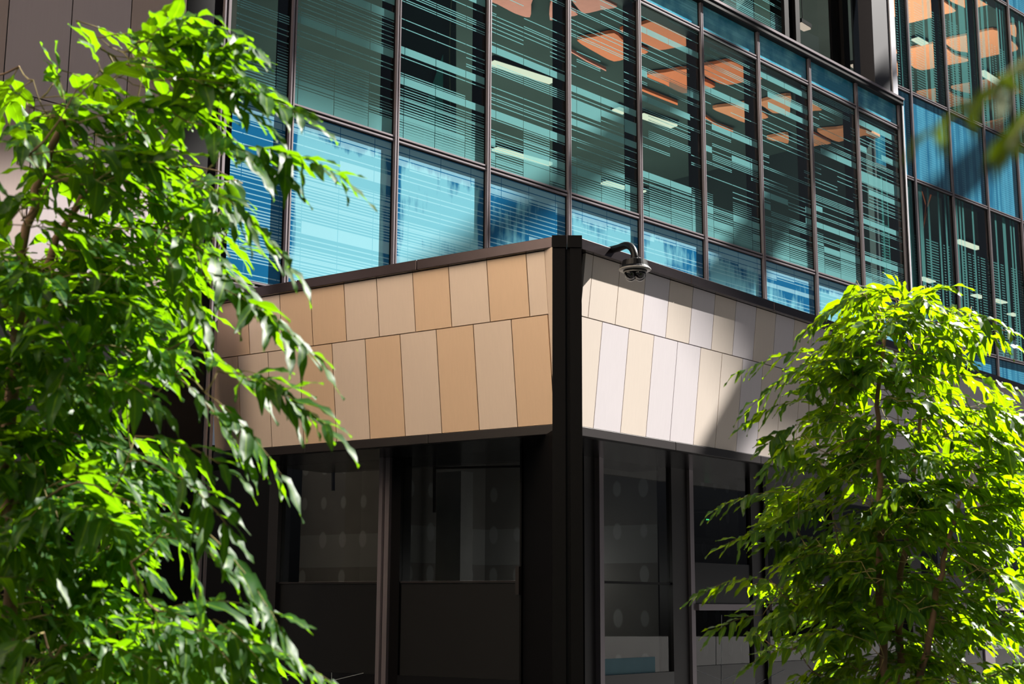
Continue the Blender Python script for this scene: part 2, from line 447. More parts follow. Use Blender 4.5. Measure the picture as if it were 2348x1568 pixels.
def slab(name, mat, pts, z, th, label, cat, group):
    """a glass reflection built as a flat slab under a ceiling, outline read off the view, real thickness"""
    q = [hitz(x, y, z) for x, y in pts]
    b = B(); b.prism([(p.x, p.y) for p in q], z, z + th)
    o = b.build(name, mat)
    c = sum(q, Vector())/len(q)
    for v in o.data.vertices: v.co -= c
    o.location = c
    return tag(o, label, cat, group)
def smooth_poly(pts, k=3):
    """round the outline: Catmull-Rom through every point"""
    n = len(pts); out = []
    for i in range(n):
        p0, p1, p2, p3 = (Vector(pts[(i+j-1) % n]) for j in range(4))
        for t in [j/k for j in range(k)]:
            c = .5*((2*p1) + (p2-p0)*t + (2*p0-5*p1+4*p2-p3)*t*t + (3*p1-p0-3*p2+p3)*t**3)
            l = p1.lerp(p2, t); out.append(tuple(l.lerp(c, .7)))
    return out
def light(p1, p2, z, label, group, w=.16):
    a, c = hitz(*p1, z), hitz(*p2, z)
    d = (c - a).normalized(); n = Vector((-d.y, d.x, 0))
    t = empty('linear_ceiling_light', (a + c)/2, label, 'ceiling light', group)
    b = B(); b.prism([((p.x), (p.y)) for p in (a + n*w/2, a - n*w/2, c - n*w/2, c + n*w/2)], z + .0, z + .03); b.build('diffuser', M['lamp'], t)
    b = B(); b.prism([((p.x), (p.y)) for p in (a + n*(w/2+.015) - d*.015, a - n*(w/2+.015) - d*.015, c - n*(w/2+.015) + d*.015, c + n*(w/2+.015) + d*.015)], z + .03, z + .10); b.build('housing', M['black'], t)
    return t
LG = 'linear lights behind the striped windows'
zl = zc - .101
ML = [((1126, 146), (1267, 190), 'long white ceiling light in fourth full window, upper of its two'),
      ((1134, 343), (1264, 379), 'long white ceiling light low in window above the podium corner left side'),
      ((1412, 252), (1435, 260), 'short white ceiling light cut by the mullion right of the corner window'),
      ((1468, 266), (1545, 292), 'white ceiling light in the window above the security camera'),
      ((1384, 420), (1434, 433), 'small white ceiling light low in the window directly above the corner column'),
      ((1471, 441), (1500, 449), 'smallest white ceiling light low in the window above the security camera'),
      ((1620, 488), (1698, 509), 'white ceiling light low in the window right of the security camera')]
for p1, p2, lb in ML: light(p1, p2, zl, lb, LG)
RG = 'orange reflections built as slabs behind the striped windows'
REFLECTION_SLABS = [
 ([(1421,70),(1465,59),(1505,49),(1560,76),(1600,100),(1555,108),(1511,115),(1485,103),(1464,91)], 'orange', 'broad orange reflection slab high in the window under the first blue top panel'),
 ([(1323,93),(1365,84),(1408,76),(1432,95),(1487,119),(1450,130),(1408,141),(1367,121)], 'orange', 'orange reflection slab with cut corner left of the tall window mullion above the camera'),
 ([(1479,173),(1526,166),(1573,159),(1603,180),(1640,199),(1603,207),(1566,214),(1525,194)], 'orange', 'long orange reflection slab crossing the mullion in the middle of the glass wall'),
 ([(1592,155),(1635,148),(1677,141),(1709,156),(1732,173),(1748,181),(1706,188),(1664,195),(1627,180)], 'orange', 'deep orange curved reflection slab right of the long middle one'),
 ([(1634,249),(1676,243),(1718,237),(1733,247),(1762,269),(1735,275),(1707,281),(1672,266)], 'orangew', 'orange reflection slab with a small white square, below the deep orange one'),
 ([(1740,236),(1775,225),(1813,220),(1812,243),(1810,265),(1793,260),(1772,259),(1755,247)], 'orangew', 'pale orange wavy reflection slab with straight right edge'),
 ([(1851,233),(1860,234),(1885,252),(1868,254),(1851,256)], 'orangew', 'small pale orange triangle of reflection slab beside a mullion'),
 ([(1758,317),(1782,312),(1807,309),(1807,329),(1787,324),(1772,323)], 'orangew', 'smallest pale orange reflection slab with wavy lower edge'),
 ([(1850,306),(1860,305),(1885,318),(1906,329),(1878,333),(1850,337)], 'orangew', 'pale orange pointed reflection slab below the small triangle'),
 ([(1874,301),(1920,296),(1965,291),(2018,314),(1990,319),(1965,324),(1934,327),(1909,321)], 'orangew', 'rightmost pale orange reflection slab in the main glass wall'),
 ([(1090,-14),(1218,-18),(1218,10),(1215,40),(1181,31),(1141,10)], 'red', 'largest pink red reflection slab at the top edge of the photo'),
 ([(1264,2),(1297,12),(1325,34),(1293,40),(1261,46)], 'red', 'pink red pointed reflection slab beside the largest red one'),
 ([(1305,-12),(1349,-14),(1415,15),(1378,23),(1340,31),(1322,15)], 'red', 'faint red reflection slab with pale stripes near the photo top'),
]
zr = zc - .07
for pts, mt, lb in REFLECTION_SLABS: slab('reflection_slab', M[mt], smooth_poly(pts, 3), zr, .05, lb, 'reflection slab', RG)  # reflections in the glass modelled as solid slabs inside
def strip(line, w, mat, lb, z=zr):
    up = [(x, y - w/2) for x, y in line]; dn = [(x, y + w/2) for x, y in line][::-1]
    slab('curved_reflection_strip', M[mat], up + dn, z, .04, lb, 'reflection strip', 'thin curved reflection strips below the orange slabs')
strip([(1432,183),(1446,194),(1460,201),(1488,213),(1518,225),(1554,239)], 5, 'orange', 'thin curved orange reflection strip left of the long middle slab')
strip([(1590,254),(1603,265),(1614,267),(1644,288),(1681,301)], 4, 'orange', 'thin curved orange reflection strip under the deep orange slab')
strip([(1280,104),(1296,112),(1318,124),(1345,140),(1390,162)], 3, 'red', 'thin dull red curved reflection strip below the pink red slabs')
# unseen fill lamps added to brighten the reflection slabs from below
def wash(P, s0, s1, o, z, e, name='slab_fill_light', d=3.0, col=(1, .93, .82)):
    l = bpy.data.lights.new(name, 'AREA'); l.shape = 'RECTANGLE'; l.size = s1 - s0; l.size_y = d; l.energy = e; l.color = col
    ob = bpy.data.objects.new(name, l); COL.objects.link(ob); c = P.at((s0+s1)/2, o, z)
    ob.matrix_world = Matrix.Translation(c) @ Matrix((( P.d.x, P.n.x, 0, 0), (P.d.y, P.n.y, 0, 0), (0, 0, -1, 0), (0, 0, 0, 1)))
    return ob
wash(G, -1.5, 7.8, -4.2, zlo + .05, 620, d=6.0)
# hanging things behind the third window
def hung(name, pts, o, th, mat, lb, cat, parent=None):
    q = [G.sz(x, y, o) for x, y in pts]
    b = B(); k = len(q)
    b.v = [G.at(s, o, z) for s, z in q] + [G.at(s, o - th, z) for s, z in q]
    b.f = [list(range(k)), list(range(k, 2*k))[::-1]] + [[i, (i+1) % k, k+(i+1) % k, k+i] for i in range(k)]
    b.uv = [[(0, 0)]*len(f) for f in b.f]; b.mi = [0]*len(b.f)
    return tag(b.build(name, mat), lb, cat)
hung('roller_blind', [(917,-160),(1046,-160),(1046,352),(917,318)], -.30, .006, M['blind'], 'grey green roller blind drawn down behind the third window', 'blind')
hung('fabric_sheet', [(972,332),(973,260),(977,240),(985,214),(1000,170),(1016,125),(1016,343)], -.26, .008, M['teal'], 'pale teal pointed fabric sheet hanging behind the third window', 'fabric sheet')
q0, q1 = G.sz(1036, -150, -.24), G.sz(1034, 350, -.24)
b = B(); b.tube([G.at(q0[0] + .012*math.sin(t*9), -.24, q0[1] + (q1[1]-q0[1])*t) for t in [i/24 for i in range(25)]], .007, 5)
tag(b.build('blind_cord', M['cord']), 'cream pull cord hanging beside the pale teal sheet', 'cord')

# ------------------------------------------------------------------ upper storey, set back above the top rail
US = -.45
us = empty('upper_glazing', G.at(5, US, zcp), 'dark setback upper glazing with thick black posts above the top rail', 'glazing')
UP = Plane(.764520, 1302, 16.0); UP.p = G.p + G.n*US
zu0, zu1 = zcp - .15, zcp + 3.2
upx = [(1680, 6), (1797, 60), (1823, 85), (1936, 150), (1990, 185)]
us_s = [UP.s(x, y) for x, y in upx]
us_s[0] -= 3
for i, (s, w) in enumerate(zip(us_s, (.05, .06, .06, .09, .11))):
    if i: pbox('post', M['black'], us, UP, s - w, s + w, .06, -.2, zu0, zu1)
for i in range(4):
    pane('glass_pane', M['frit'] if i in (0,) else M['shop'], us, UP, us_s[i] + .06, us_s[i+1] - .06, 0, zu0 + (.3 if i == 0 else .05), zu1, 60 + i)
pane('spandrel_panel', M['spanu'], us, UP, us_s[0] + .06, us_s[1] - .06, 0.01, zu0, zu0 + .28, 65, flip=True, back=M['black'])
b = B(); b.box(UP, us_s[4] + .11, us_s[4] + .14, .07, -.2, zu0, zu1); b.build('edge_strip', M['silver'], us)
structure(pbox('wall_upper', M['inwall'], None, UP, us_s[0], us_s[4], -2.2, -2.4, zu0, zu1))
structure(pbox('ceiling_upper', M['ceil'], None, UP, us_s[0], us_s[4], -.1, -2.4, zu1, zu1 + .2))
zul = zu1 - .15
for p1, p2, lb in (((1830, 57), (1851, 70), 'short white ceiling light behind the setback glazing, left of the black post'),
                   ((1957, 150), (1973, 160), 'short white ceiling light behind the setback glazing, beside the grey column')):
    q = hit(*p1, UP.p - UP.n*1.2, UP.n)
    t = light(p1, p2, q.z, lb, 'lights in the setback storey', .14)
    b = B(); b.tube([t.location + Vector((0, 0, .09)), Vector((t.location.x, t.location.y, zu1 + .01))], .008, 6); b.build('suspension_rod', M['black'], t)
# grey steel column standing on the rail end
gs0, gs1, gs2 = UP.s(2007, 195, .5), UP.s(2046, 212, .5), UP.s(2057, 215, .5)
gc = empty('steel_column', UP.at(gs0, .5, zcp), 'grey steel column with bright right edge standing on the glass wall end', 'column')
pbox('column_face', M['grey'], gc, UP, gs0, gs1, .50, .25, zcp - .05, zcp + 3.2)
pbox('edge_plate', M['greylight'], gc, UP, gs1, gs2, .52, .25, zcp - .05, zcp + 3.2, label='bright aluminium edge plate')

# ------------------------------------------------------------------ right wing
ww = empty('wing_curtain_wall', Wg.at(0, 0, 4), 'right wing glass wall with vertical hatched stripes and blue streaked panels', 'glass facade')
za = Wg.z([(2171, 254), (2249, 288)]); zb = Wg.z([(2178.7, 444), (2264.7, 481), (2348, 510)]); zc_ = Wg.z([(2193, 794.5), (2285, 818), (2348, 836)])
zd = Wg.z([(2285, 0), (2346, 36)]); ze = zc_ - 1.6
WM = [.148 + 1.3674*i for i in range(-1, 6)]
ztw = zd + 1.3
for s in WM: mullion(Wg, s, ze, ztw, ww, w=.045)
w0, w1 = WM[0], WM[-1]
for z in (za, zb, zc_, zd): transom(Wg, w0, w1, z, ww)
for i in range(len(WM)-1):
    a, b_ = WM[i] + .034, WM[i+1] - .034
    pane('glass_pane', M['wing'], ww, Wg, a, b_, 0, za + .042, zd - .042, 80 + i)
    pane('spandrel_panel', M['wspan'], ww, Wg, a, b_, 0, zb + .042, za - .042, 90 + i, back=M['black'])
    pane('glass_pane', M['wing'], ww, Wg, a, b_, 0, zc_ + .042, zb - .042, 100 + i)
    pane('spandrel_panel', M['wspan'], ww, Wg, a, b_, 0, ze, zc_ - .042, 110 + i, back=M['black'])
    pane('spandrel_panel', M['wspan'], ww, Wg, a, b_, 0, zd + .042, ztw, 120 + i, back=M['black'])
for zlow, zhi in ((zc_, zb), (za, zd)):
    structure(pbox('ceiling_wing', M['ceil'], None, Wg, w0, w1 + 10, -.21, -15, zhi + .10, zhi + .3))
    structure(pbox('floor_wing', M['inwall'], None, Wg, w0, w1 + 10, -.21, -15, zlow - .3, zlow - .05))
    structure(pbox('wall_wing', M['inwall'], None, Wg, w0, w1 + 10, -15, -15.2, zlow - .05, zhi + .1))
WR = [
 ([(2047,-10),(2100,-14),(2158,-15),(2159,0),(2192,25),(2160,34),(2085,53),(2073,47),(2049,36)], 'large pale orange reflection slab at the top left of the right wing'),
 ([(2177,0),(2230,-8),(2279,-2),(2284,6),(2253,14),(2223,21),(2202,13)], 'pale orange reflection slab at the photo top beside the largest wing panel'),
 ([(2051,119),(2080,113),(2148,98),(2165,107),(2189,126),(2225,139),(2170,150),(2117,161),(2095,155),(2083,143),(2066,128)], 'pale orange reflection slab with round lower left corner, beside the grey column'),
 ([(2165,92),(2220,80),(2277,68),(2301,80),(2331,104),(2331,116),(2288,125),(2244,134),(2221,121),(2192,116),(2173,104)], 'broad pale orange wavy reflection slab high at the right of the wing'),
 ([(2054,145),(2071,151),(2090,167),(2056,174)], 'small orange curved reflection slab touching the grey column edge'),
 ([(2300,62),(2328,57),(2330,85),(2315,77)], 'small pale orange reflection slab near the top right photo corner'),
 ([(2181,201),(2240,190),(2296,179),(2315,189),(2338,206),(2338,214),(2297,222),(2257,230),(2240,219),(2223,214),(2197,208)], 'pale orange wavy reflection slab above the blurred leaves at the right edge'),
 ([(2102,213),(2135,208),(2168,204),(2187,218),(2214,229),(2238,233),(2228,237),(2170,246),(2129,225)], 'pale orange pointed reflection slab just above the wing transom'),
 ([(2252,286),(2282,278),(2313,271),(2342,291),(2316,298),(2291,305),(2270,296)], 'faint pale reflection slab behind the blurred leaves'),
]
for pts, lb in WR: slab('reflection_slab', M['orangew'], smooth_poly(pts, 3), zd + .03, .05, lb, 'reflection slab', 'orange reflections built as slabs in the right wing')  # wing glass reflections, likewise built as slabs
for p1, p2, z, lb in (((2098, 90), (2121, 103), zd, 'short white ceiling light above the round cornered wing slab'),
                   ((2249, 165), (2295, 195), zd, 'long white ceiling light under the broad wavy slab in the right wing'),
                   ((2192, 553), (2245, 572), zb, 'longest white ceiling light in the lower wing windows'),
                   ((2110, 638), (2138, 648), zb, 'white ceiling light in the wing just above the tree top leaves'),
                   ((2233, 677), (2253, 684), zb, 'small white ceiling light left of a lower wing mullion'),
                   ((2280, 688), (2303, 696), zb, 'white ceiling light right of a lower wing mullion'),
                   ((2316, 720), (2331, 725), zb, 'smallest white ceiling light at the right edge of the lower wing')):
    light(p1, p2, z + .0, lb, 'ceiling lights in the right wing', .18)
wash(Wg, w0 + 1, w1 - .5, -2.8, za + .05, 620, d=5.0)
strip([(2075,428),(2095,420),(2112,432),(2123,470),(2118,520),(2128,470),(2140,430),(2150,440)], 8, 'orange', 'bent orange reflection strip low in the right wing', zb + .05)
wash(Wg, w0 + 1, w0 + 4, -2.8, zc_ + .05, 60, d=4.0)

# ------------------------------------------------------------------ podium fascia
TILT = .116
zct = Rp.z([(1335, 546), (1467, 590), (1580, 626)]); zctL = Lp.z([(1265, 542.5), (1180, 558), (679, 642.5)])
zct = (zct + zctL)/2
CAPH = .085
zpt = zct - CAPH
OV = .05
def canted(P, px, py):
    """point of the tilted panel face under a pixel"""
    n = (P.n - Vector((0, 0, 1))*TILT).normalized()
    q = hit(px, py, P.at(0, -OV, zpt), n); return (q - P.p).dot(P.d), q.z
zmid = sum(canted(Rp, *p)[1] for p in ((1335, 726), (1726, 827)))/2; zmidL = sum(canted(Lp, *p)[1] for p in ((1256.5, 720), (501, 821.7)))/2
zbo = sum(canted(Rp, *p)[1] for p in ((1340, 979), (1752.6, 1045)))/2; zboL = sum(canted(Lp, *p)[1] for p in ((1250.5, 974.7), (614.5, 1027.9)))/2
zmid = (zmid + zmidL)/2; zbo = (zbo + zboL)/2
def off(z): return -OV - TILT*(zpt - z)
def fascia(P, name, label, rows, s_end, joints, mats):
    t = empty(name, P.at(0, 0, zbo), label, 'cladding')
    for (seams, cols, zt, zb2) in rows:
        for i in range(len(seams)-1):
            a, c = seams[i] + .004, seams[i+1] - .004
            if a > c: a, c = c + .008 - .0, a
            za_, zb_ = zt - .004, zb2 + .004
            q = []
            for dd in (0, -.03):
                q += [P.at(a, off(zb_) + dd, zb_), P.at(c, off(zb_) + dd, zb_), P.at(c, off(za_) + dd, za_), P.at(a, off(za_) + dd, za_)]
            b = B(); b.hexa(q)
            b.build('panel', mats[cols[i]], t)
    s0, s1 = min(rows[0][0][0], rows[0][0][-1]), max(rows[0][0][0], rows[0][0][-1])
    q = []
    for dd in (-.034, -.08):
        q += [P.at(s0, off(zbo) + dd, zbo), P.at(s1, off(zbo) + dd, zbo), P.at(s1, off(zpt) + dd, zpt), P.at(s0, off(zpt) + dd, zpt)]
    b = B(); b.hexa(q); b.build('backing', M['gap'], t)
    js = [0.0] + joints + [s_end]
    for i in range(len(js)-1):
        b = B(); b.box(P, js[i] + (.003 if i else 0), js[i+1] - .003, .0, -.12, zpt, zct); b.build('cap_flashing', M['blackcap'], t, bevel=.004)
    for i in range(len(js)-1):
        b = B(); b.box(P, js[i], js[i+1] - (.003 if i < len(js)-2 else 0), off(zbo) + .02, off(zbo) - .05, zbo - .075, zbo - .002); b.build('bottom_trim', M['trim'], t, bevel=.004)
    return t
def seam(P, pts): return [canted(P, *p)[0] for p in pts]
# left face, seams counted from the corner
l1 = seam(Lp, [(1258, 720), (1215, 725), (1124, 736), (1036, 748), (953, 758), (870, 770), (795, 782), (718, 793), (647, 803), (573, 812), (484, 824)])
l2 = seam(Lp, [(1256, 722), (1172, 733), (1085, 744), (1000, 756), (917, 767), (837, 778), (761, 789), (686, 797), (614, 808), (545, 817), (484, 824)])
fl = fascia(Lp, 'left_fascia', 'tan and beige panelled fascia left of the black corner column', [
    (l1, ['light', 'tan', 'light', 'tan', 'light', 'light', 'tan', 'tan', 'light', 'tan'], zpt, zmid),
    (l2, ['tan', 'light', 'tan', 'light', 'tan', 'light', 'tan', 'light', 'light', 'tan'], zmid, zbo)],
    l1[-1], [Lp.s(955, 597), Lp.s(679, 642)], M)
def xy(a, b_, P=None): return (1200 + a/3.267, 400 + b_/3.267)
r1 = seam(Rp, [(1330, 724)] + [xy(*p) for p in ((485, 1070), (688, 1122), (882, 1175), (1065, 1222), (1240, 1270), (1407, 1312), (1565, 1357), (1718, 1397))])
r2 = seam(Rp, [(1328, 724)] + [xy(*p) for p in ((593, 1103), (793, 1155), (980, 1207), (1157, 1253), (1330, 1298), (1490, 1342), (1645, 1385))])
pr = (r1[-1] - r1[1])/7
while r1[-1] < 9.6: r1.append(r1[-1] + pr)
while r2[-1] < 9.6: r2.append(r2[-1] + pr)
r2 = r2[:len(r1)]
c1 = ['rtan', 'rtan', 'rtan', 'rgrey', 'rtan', 'rgrey', 'rtan', 'rgrey'] + [rnd.choice(['rgrey', 'rtan']) for _ in range(40)]
c2 = ['rtan', 'rgrey', 'rtan', 'rgrey', 'rgrey', 'rtan', 'rtan', 'rgrey'] + [rnd.choice(['rgrey', 'rtan']) for _ in range(40)]
fr = fascia(Rp, 'right_fascia', 'grey and beige panelled fascia partly in sun right of the corner column', [
    (r1, c1, zpt, zmid), (r2, c2, zmid, zbo)], 9.7, [Rp.s(1585, 628), Rp.s(1775, 692), Rp.s(1945, 748), Rp.s(2120, 806)], M)
# corner column with chamfered face
A0, B0 = atd(1266.5, 700, 10.44), atd(1334, 700, 10.44)
REC = .85
SL = Plane(-.963482, 1265, 10.46); SL.p = Lp.p - Lp.n*(REC + .1)
SR = Plane(.698990, 1335, 10.5); SR.p = Rp.p - Rp.n*(REC + .25)
jl = hit(1199, 1300, SL.p, SL.n); jr = hit(1336, 1300, SR.p, SR.n)
cc = empty('corner_column', (A0.x, A0.y + .2, 0), 'black chamfered column at the podium corner', 'column')
mid = (A0 + B0)/2
b = B()
sw = (B0 - A0)
for f0, f1, dep in ((0, .44, .0), (.44, .60, .03), (.60, 1, .0)):
    p, q = A0 + sw*f0, A0 + sw*f1
    b.prism([(p.x, p.y + dep), (q.x, q.y + dep), (q.x + .01, q.y + .35), (p.x + .01, p.y + .35)], 0, zpt - .012)
b.build('shaft', M['black'], cc)
b = B(); b.prism([(A0.x - .004, A0.y - .012), (mid.x - .004, A0.y - .012), (mid.x, A0.y + .3), (A0.x + .05, A0.y + .3)], zpt - .008, zct + .004)
b.prism([(mid.x + .004, A0.y - .012), (B0.x + .004, A0.y - .012), (B0.x, A0.y + .3), (mid.x + .01, A0.y + .3)], zpt - .008, zct + .004)
b.build('cap', M['black'], cc, bevel=.003)
zso = zbo - .075
b = B(); b.prism([(A0.x, A0.y + .02), (A0.x + .08, A0.y + .36), (B0.x - .06, B0.y + .36), (B0.x, B0.y + .02), (jr.x, jr.y), (jr.x - .5, jr.y + .3), (jl.x + .3, jl.y + .3), (jl.x, jl.y)], 0, zso)
b.build('pier', M['black'], cc)
# side return between the column and the canted left panels
a_ = A0
e0 = Lp.at(l1[0] + .0, off(zpt), zpt); e1 = Lp.at(l1[0], off(zbo), zbo - .07)
rb = B()
p_t = Vector((A0.x, A0.y, zpt)); p_b = Vector((A0.x, A0.y, zbo - .07))
rb.hexa([e1, p_b, p_t, e0, e1 + Vector((.03, .12, 0)), p_b + Vector((.03, .12, 0)), p_t + Vector((.03, .12, 0)), e0 + Vector((.03, .12, 0))])
rb.build('side_return', M['light'], fl)

# ------------------------------------------------------------------ soffits, roof, shop interior, ground
def quadslab(name, mat, pts, z0, z1):
    b = B(); b.prism([(p.x, p.y) for p in pts], z0, z1); return structure(b.build(name, mat))
Le, Re = l1[-1], 9.7
quadslab('ceiling_soffit', M['soffit'], [Lp.at(Le, off(zbo) - .05, 0), Lp.at(.02, off(zbo) - .05, 0), Rp.at(.02, off(zbo) - .05, 0), Rp.at(Re, off(zbo) - .05, 0), Rp.at(Re, -REC - 1.1, 0), Vector((.35, 12.7, 0)), Lp.at(Le, -REC - .9, 0)], zso, zso + .05)
quadslab('roof_deck', M['roof'], [Lp.at(0.1, -.43, 0), Lp.at(Le, -.43, 0), Lp.at(Le, -1.5, 0) , G.at(SG1, -.25, 0), Wg.at(WM[-1], -.2, 0), Rp.at(Re, -.45, 0), Rp.at(.1, -.45, 0)], zct - .35, zct - .2)

def shopfront(P, label, name, bays, ztr, zbt):
    """bays: list of (kind, px0, px1) measured at eye height"""
    t = empty(name, P.at(0, 0, 0), label, 'shopfront')
    return t
zt1 = SL.z([(760, 1337), (1060, 1333)])
zb1 = SL.z([(760, 1543), (1060, 1551)])
sl = empty('left_shopfront', SL.at(1.5, 0, 0), 'dark glazed shopfront with bronze mullion left of the corner column', 'shopfront')
def S(P, x): return P.s(x, 1300)
for x0, x1, mt, o, lb in ((880, 888, 'silver', .09, None), (889, 899, 'silver', .06, None), (900, 921, 'black', .03, None), (620, 642, 'trim', .05, None), (600, 618, 'black', .03, None), (1196, 1200, 'black', .03, None)):
    pbox('mullion', M[mt], sl, SL, S(SL, x0), S(SL, x1), o, -.12, 0, zso)
for x0, x1 in ((642, 880), (921, 1196)):
    pane('glass_pane', M['shop'], sl, SL, S(SL, x1), S(SL, x0), 0, zt1 + .012, zso, 1)
    pane('lower_pane', M['shopfrost'], sl, SL, S(SL, x1), S(SL, x0), 0, zb1, zt1 - .008, 2)
    pbox('transom', M['trim'], sl, SL, S(SL, x1), S(SL, x0), .015, -.08, zt1 - .006, zt1 + .008)
    b = B(); b.box(SL, S(SL, x1), S(SL, x0), .03, -.1, 0, zb1); pl = b.build('plinth', M['tile'], sl)
pbox('end_panel', M['black'], sl, SL, S(SL, 600), S(SL, 470), .02, -.1, 0, zso)
pbox('door_pull', M['trim'], sl, SL, SL.s(1199, 1300), SL.s(1191, 1300), .06, .03, SL.sz(1195, 1363)[1], SL.sz(1195, 1299)[1])
def grout(P, p, q, parent):
    a, c = P.sz(*p, .034), P.sz(*q, .034)
    b = B(); b.tube([P.at(a[0], .032, a[1]), P.at(c[0], .032, c[1])], .003, 5); b.build('grout_line', M['grout'], parent)
for p, q in (((634, 1555), (700, 1540)), ((730, 1568), (833, 1543)), ((760, 1542), (760, 1575))): grout(SL, p, q, sl)
sr = empty('right_shopfront', SR.at(1.5, 0, 0), 'dark glazed shopfront with ledge below the right fascia', 'shopfront')
zt2 = SR.z([(1450, 1336)]); zb2 = SR.z([(1440, 1545)])
def srx(x): return S(SR, x)
for x0, x1, mt, o in ((1336, 1360, 'trim', .02), (1361, 1367, 'silver', .07), (1369, 1375, 'silver', .05), (1536, 1572, 'trim', .03), (1572, 1577, 'silver', .06), (1578, 1583, 'silver', .05), (1719, 1742, 'trim', .03), (1743, 1750, 'black', .06), (1905, 1930, 'trim', .04), (2080, 2105, 'trim', .04), (2240, 2262, 'silver', .05)):
    pbox('mullion', M[mt], sr, SR, srx(x0), srx(x1), o, -.12, 0, zso)
bays = [(1375, 1536), (1583, 1719), (1750, 1905), (1930, 2080), (2105, 2240), (2262, 2420)]
zled = SR.z([(1650, 1392)])
for i, (x0, x1) in enumerate(bays):
    if i == 0:
        pane('glass_pane', M['shop'], sr, SR, srx(x0), srx(x1), 0, zt2 + .01, zso, 5)
        pane('lower_pane', M['shop'], sr, SR, srx(x0), srx(x1), 0, zb2, zt2 - .01, 6)
        pbox('transom', M['black'], sr, SR, srx(x0), srx(x1), .015, -.08, zt2 - .01, zt2 + .01)
        pbox('plinth', M['tile'], sr, SR, srx(x0), srx(x1), .03, -.1, 0, zb2)
        a = SR.sz(1378, 1511, .012); c = SR.sz(1503, 1547, .012)
        pbox('blue_sheet', M['film'], sr, SR, a[0], c[0], .010, .002, c[1], a[1], label='pale blue sheet stuck low on the glass')
    else:
        z1_ = SR.sz((x0+x1)/2, 1292)[1]; zz = SR.sz(1650, 1292)[1]
        pane('glass_pane', M['shop'], sr, SR, srx(x0), srx(x1), 0, zz, zso, 5 + i)
        pbox('dark_panel', M['tile'], sr, SR, srx(x0), srx(x1), .01, -.08, zled + .03, zz)
        pbox('ledge', M['silver'], sr, SR, srx(x0), srx(x1), .09, -.05, zled - .03, zled + .03)
        zz2 = SR.sz(1650, 1524)[1]
        pane('lower_pane', M['shop'], sr, SR, srx(x0), srx(x1), 0, zz2, zled - .03, 15 + i)
        pbox('plinth', M['tile'], sr, SR, srx(x0), srx(x1), .03, -.1, 0, zz2)
for p, q in (((1588, 1532), (1655, 1560)), ((1655, 1560), (1735, 1524)), ((1655, 1410), (1655, 1575)), ((1735, 1568), (1800, 1535))): grout(SR, p, q, sr)
# plasterboard rooms behind the shopfronts
def wallq(name, mat, P, s0, s1, o, z0, z1):
    b = B(); b.box(P, s0, s1, o, o - .12, z0, z1, [(s0, z0), (s1, z0), (s1, z1), (s0, z1)]); return structure(b.build(name, [mat, mat]))
wallq('wall_plasterboard_left', M['plaster'], SL, .9, 5.6, -2.3, 0, zso + .4)
wallq('wall_plasterboard_right', M['plaster'], SR, 1.6, 9.2, -2.3, 0, zso + .4)
structure(pbox('wall_room_left', M['inwall'], None, SL, 5.6, 5.7, -.15, -2.4, 0, zso + .4))
structure(pbox('wall_room_right', M['inwall'], None, SR, 9.2, 9.3, -.15, -2.4, 0, zso + .4))
# small things seen in the rooms
def rod(P, p, q, o, r, name, lb, cat, mat=None):
    a, c = hit(*p, P.p + P.n*o, P.n), hit(*q, P.p + P.n*o, P.n)
    b = B(); b.tube([a, c], r, 8); return tag(b.build(name, mat or M['black']), lb, cat)
rod(SL, (1000, 1073), (1197, 1069), -1.2, .012, 'ceiling_rail', 'thin black rail under the ceiling behind the glass left of the corner column', 'rail')
rod(SL, (996, 1045), (996, 1175), -1.1, .016, 'hanging_pipe', 'black pipe hanging down behind the glass right of the bronze mullion', 'pipe')
rod(SL, (764, 1060), (764, 1125), -1.1, .018, 'hanging_pipe', 'short black pipe hanging behind the leftmost shop window', 'pipe')
rod(SR, (1376, 1172), (1472, 1172), -1.2, .014, 'ceiling_rail', 'black rail across the narrow shop window right of the corner column', 'rail')
rod(SR, (1378, 1118), (1470, 1116), -1.6, .008, 'cable', 'thin black cable above the rail in the narrow shop window', 'cable')
rod(SR, (1578, 1215), (1583, 1150), -1.0, .014, 'hanging_pipe', 'black pipe behind the shop window with the ledge', 'pipe')
rod(SR, (1580, 1170), (1625, 1170), -1.0, .012, 'ceiling_rail', 'short black rail beside the green indicator light', 'rail')
a = hit(1617, 1176, SR.p - SR.n*2.0, SR.n); c = hit(1650, 1233, SR.p - SR.n*2.0, SR.n)
bx = empty('control_box', (a + c)/2, 'grey control box with green light behind the shop window glass', 'control box')
sa, sc_ = (a - SR.p).dot(SR.d), (c - SR.p).dot(SR.d)
pbox('housing', M['box'], bx, SR, sa, sc_, -2.0, -2.17, c.z, a.z)
for k in range(2):
    b = B(); b.lathe(SR.at(sa + .03 + .035*k, -1.998, a.z - .08), SR.n, [(.008, -.004), (.008, .006), (.004, .01)], 10); b.build('indicator', M['led'], bx, label='green indicator light')
def room_fill_light(p, e):
    l = bpy.data.lights.new('room_fill_light', 'POINT'); l.energy = e; l.shadow_soft_size = .25; l.color = (1, .96, .9)
    o = bpy.data.objects.new('room_fill_light', l); COL.objects.link(o); o.location = p
room_fill_light(SL.at(1.5, -1.2, zso - 1.1), 6); room_fill_light(SR.at(2.6, -1.2, zso - 1.0), 6)  # unseen fill lights added to brighten the plasterboard walls
def post(P, px0, px1, o, name, lb):
    s0, s1 = P.s(px0, 1200, o), P.s(px1, 1200, o)
    q = pbox(name, M['conc'], None, P, s0, s1, o, o - .2, 0, zso + .0); tag(q, lb, 'post')
post(SL, 1000, 1056, -1.3, 'interior_post', 'grey square post inside the shop left of the corner column')
# floor and ground
b = B(); b.prism([(-40, -40), (60, -40), (60, 60), (-40, 60)], -.3, 0); structure(b.build('ground', M['pave']))

